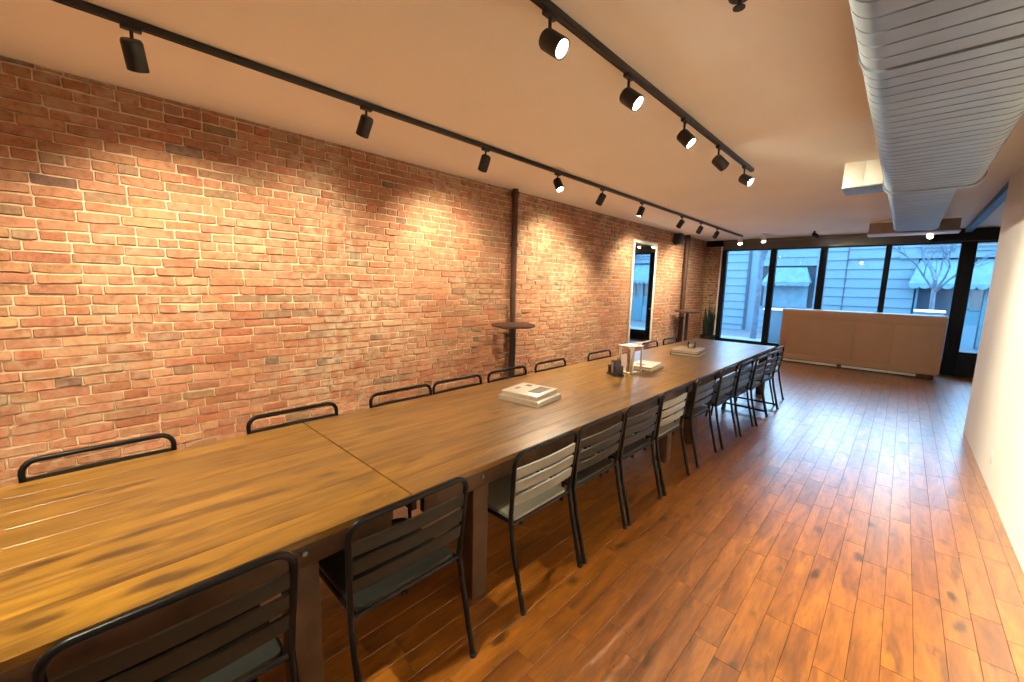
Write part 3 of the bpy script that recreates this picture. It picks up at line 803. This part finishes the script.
# shop windows and awnings
def awning(x0, x1, z0, z1, depth):
    b = MB(); n = max(3, round((x1 - x0) / .26)); w = (x1 - x0) / n
    e = .22
    b.bm.faces.new([b.bm.verts.new(p) for p in ((x0 + e, -.02, z1), (x1 - e, -.02, z1), (x1, -depth, z0), (x0, -depth, z0))])
    b.bm.faces.new([b.bm.verts.new(p) for p in ((x0 + e, -.02, z1), (x0, -depth, z0), (x0, -.02, z0))])
    b.bm.faces.new([b.bm.verts.new(p) for p in ((x1 - e, -.02, z1), (x1, -.02, z0), (x1, -depth, z0))])
    for i in range(n):
        a = x0 + i * w; c = [(a, -depth, z0), (a + w, -depth, z0)]
        c += [(a + w / 2 + w / 2 * math.cos(PI * q / 8), -depth, z0 - .08 - .09 * math.sin(PI * q / 8)) for q in range(9)]
        b.bm.faces.new([b.bm.verts.new(p) for p in c])
    o = b.build('awning', M['awning'], bd, smooth=False)
    md = o.modifiers.new('thickness', 'SOLIDIFY'); md.thickness = .012
def shop_window(x0, x1, z0, z1, m='shop_glass', bars=1):
    b = MB(); b.box(((x0 + x1) / 2, -.02, (z0 + z1) / 2), (x1 - x0, .05, z1 - z0)); b.build('shop_window', M[m], bd, smooth=False)
    b = MB()
    for k in range(bars + 2):
        x = x0 + (x1 - x0) * k / (bars + 1); b.box((x, -.06, (z0 + z1) / 2), (.07, .06, z1 - z0))
    for z in (z0, z1): b.box(((x0 + x1) / 2, -.06, z), (x1 - x0 + .07, .06, .07))
    b.build('shop_window_frame', M['shop_teal'], bd, smooth=False)
awning(-4.55, -2.85, 2.0, 2.62, .55)
b = MB(); b.box((-3.75, -.02, 1.45), (1.6, .05, 1.0)); b.build('roller_shutter', M['awning'], bd, smooth=False)
b = siding(-4.75, -2.75, -.3, .95, .3); b.build('siding', M['siding'], bd, smooth=False)
awning(.05, 1.42, 2.0, 2.85, .6); awning(1.42, 3.2, 2.0, 2.85, .6)
shop_window(.30, 1.45, .75, 1.98, bars=0); shop_window(1.60, 3.2, 1.15, 1.98, bars=1)
b = MB(); b.box((.88, -.05, .2), (1.25, .1, 1.0)); b.build('stall_riser', M['siding'], bd, smooth=False)
b = MB(); b.box((2.4, -.04, .4), (1.7, .1, 1.4)); b.box((2.02, -.10, 1.0), (.22, .1, 2.2)); b.build('shop_front', M['shop_teal'], bd, smooth=False)
b = MB(); b.box((1.66, -.14, .20), (.42, .12, .85)); b.build('notice_board', M['siding'], bd, smooth=False)
shop_window(.28, 1.04, 3.18, 3.7, bars=0); shop_window(1.55, 2.6, 3.18, 3.7, bars=0)
b = MB(); b.box((2.6, -.08, 2.98), (5.8, .14, .14)); b.build('cornice', M['siding'], bd, smooth=False)
# trees
def tree(name, label, loc, h, r0, seed, spread):
    r = random.Random(seed); t = thing(name, label, 'tree', loc)
    MB().tube([(0, 0, -.1), (.02, 0, h * .5), (0, .03, h)], [r0, r0 * .85, r0 * .7], 10).build('trunk', M['trunk'], t)
    b = MB()
    def br(p, d, L, rad, lev):
        q = p + d * L * .5 + Vector((r.uniform(-.05, .05), r.uniform(-.05, .05), .02)); e = p + d * L
        b.tube([p, q, e], [rad, rad * .8, rad * .55], 6)
        if lev > 0:
            for k in range(3):
                dd = (d + Vector((r.uniform(-1, 1) * spread, r.uniform(-1, 1) * spread, r.uniform(-.1, .5)))).normalized()
                br(e if k < 2 else q, dd, L * r.uniform(.6, .85), rad * .55, lev - 1)
    for k in range(5):
        a = 2 * PI * k / 5 + r.uniform(-.3, .3)
        br(Vector((0, .02, h * r.uniform(.8, 1.0))), Vector((math.cos(a) * spread, math.sin(a) * spread, 1)).normalized(), h * .42, r0 * .5, 3)
    b.build('branches', M['trunk'], t)
tree('bare_tree', 'bare pale-trunked street tree in front of the scalloped awnings', (.55, 16.2, -.02), 2.05, .065, 4, .75)
tree('bare_tree', 'bare dark street tree seen through the window nearest the brick wall', (-3.66, 16.0, -.02), 3.0, .11, 9, .35)
# pale planter boxes on the pavement, just peeking past the counter
def planter(x, y, w, h, label):
    t = thing('planter_box', label, 'planter', (x, y, -.02), 0)
    MB().box((0, 0, h / 2 - .03), (w, .36, h - .06), .01).build('box', M['siding'], t)
    MB().box((0, 0, h - .03), (w + .06, .42, .06), .015).build('rim', M['white'], t, 'white rim')
planter(-2.72, 14.8, .78, 1.12, 'pale planter box outside, left of the counter end, behind the second window')
planter(.50, 15.2, .52, 1.26, 'pale planter box outside, under the bare tree, above the counter end')
# ------------------------------------------------------------------ world, camera, view
w = bpy.data.worlds.new('sky'); S.world = w; w.use_nodes = True
bg = w.node_tree.nodes['Background']
tcw = w.node_tree.nodes.new('ShaderNodeTexCoord'); sx = w.node_tree.nodes.new('ShaderNodeSeparateXYZ')
w.node_tree.links.new(tcw.outputs['Generated'], sx.inputs[0])
rp = w.node_tree.nodes.new('ShaderNodeValToRGB'); w.node_tree.links.new(sx.outputs['Z'], rp.inputs[0])
rp.color_ramp.elements[0].position = 0; rp.color_ramp.elements[0].color = (.42, .70, 1, 1)
rp.color_ramp.elements[1].position = .8; rp.color_ramp.elements[1].color = (.30, .60, 1, 1)
w.node_tree.links.new(rp.outputs[0], bg.inputs[0]); bg.inputs[1].default_value = 8.0

yaw, pit, rol, fpx = .7584, .1381, .0241, 410.0
cy, sy, cp, sp = math.cos(yaw), math.sin(yaw), math.cos(pit), math.sin(pit)
Fw = Vector((-sy * cp, cy * cp, -sp)); Rt = Vector((cy, sy, 0)); Up = Rt.cross(Fw)
c, s = math.cos(rol), math.sin(rol)
R2 = Rt * c + Up * s; U2 = -Rt * s + Up * c
cam = bpy.data.cameras.new('camera'); co = bpy.data.objects.new('camera', cam); COL.objects.link(co)
co.matrix_world = Matrix(((R2.x, U2.x, -Fw.x, 0), (R2.y, U2.y, -Fw.y, 0), (R2.z, U2.z, -Fw.z, 1.65), (0, 0, 0, 1)))
cam.sensor_width = 36; cam.sensor_fit = 'HORIZONTAL'; cam.lens = fpx / 1024 * 36; cam.clip_start = .02
S.camera = co
S.view_settings.view_transform = 'Standard'; S.view_settings.look = 'None'
S.view_settings.gamma = 1.0; S.view_settings.exposure = 0.43; S.view_settings.use_curve_mapping = False
try:
    S.cycles.use_denoising = True; S.cycles.max_bounces = 10; S.cycles.diffuse_bounces = 5; S.cycles.transparent_max_bounces = 12
    S.cycles.sample_clamp_indirect = 6
except Exception: pass
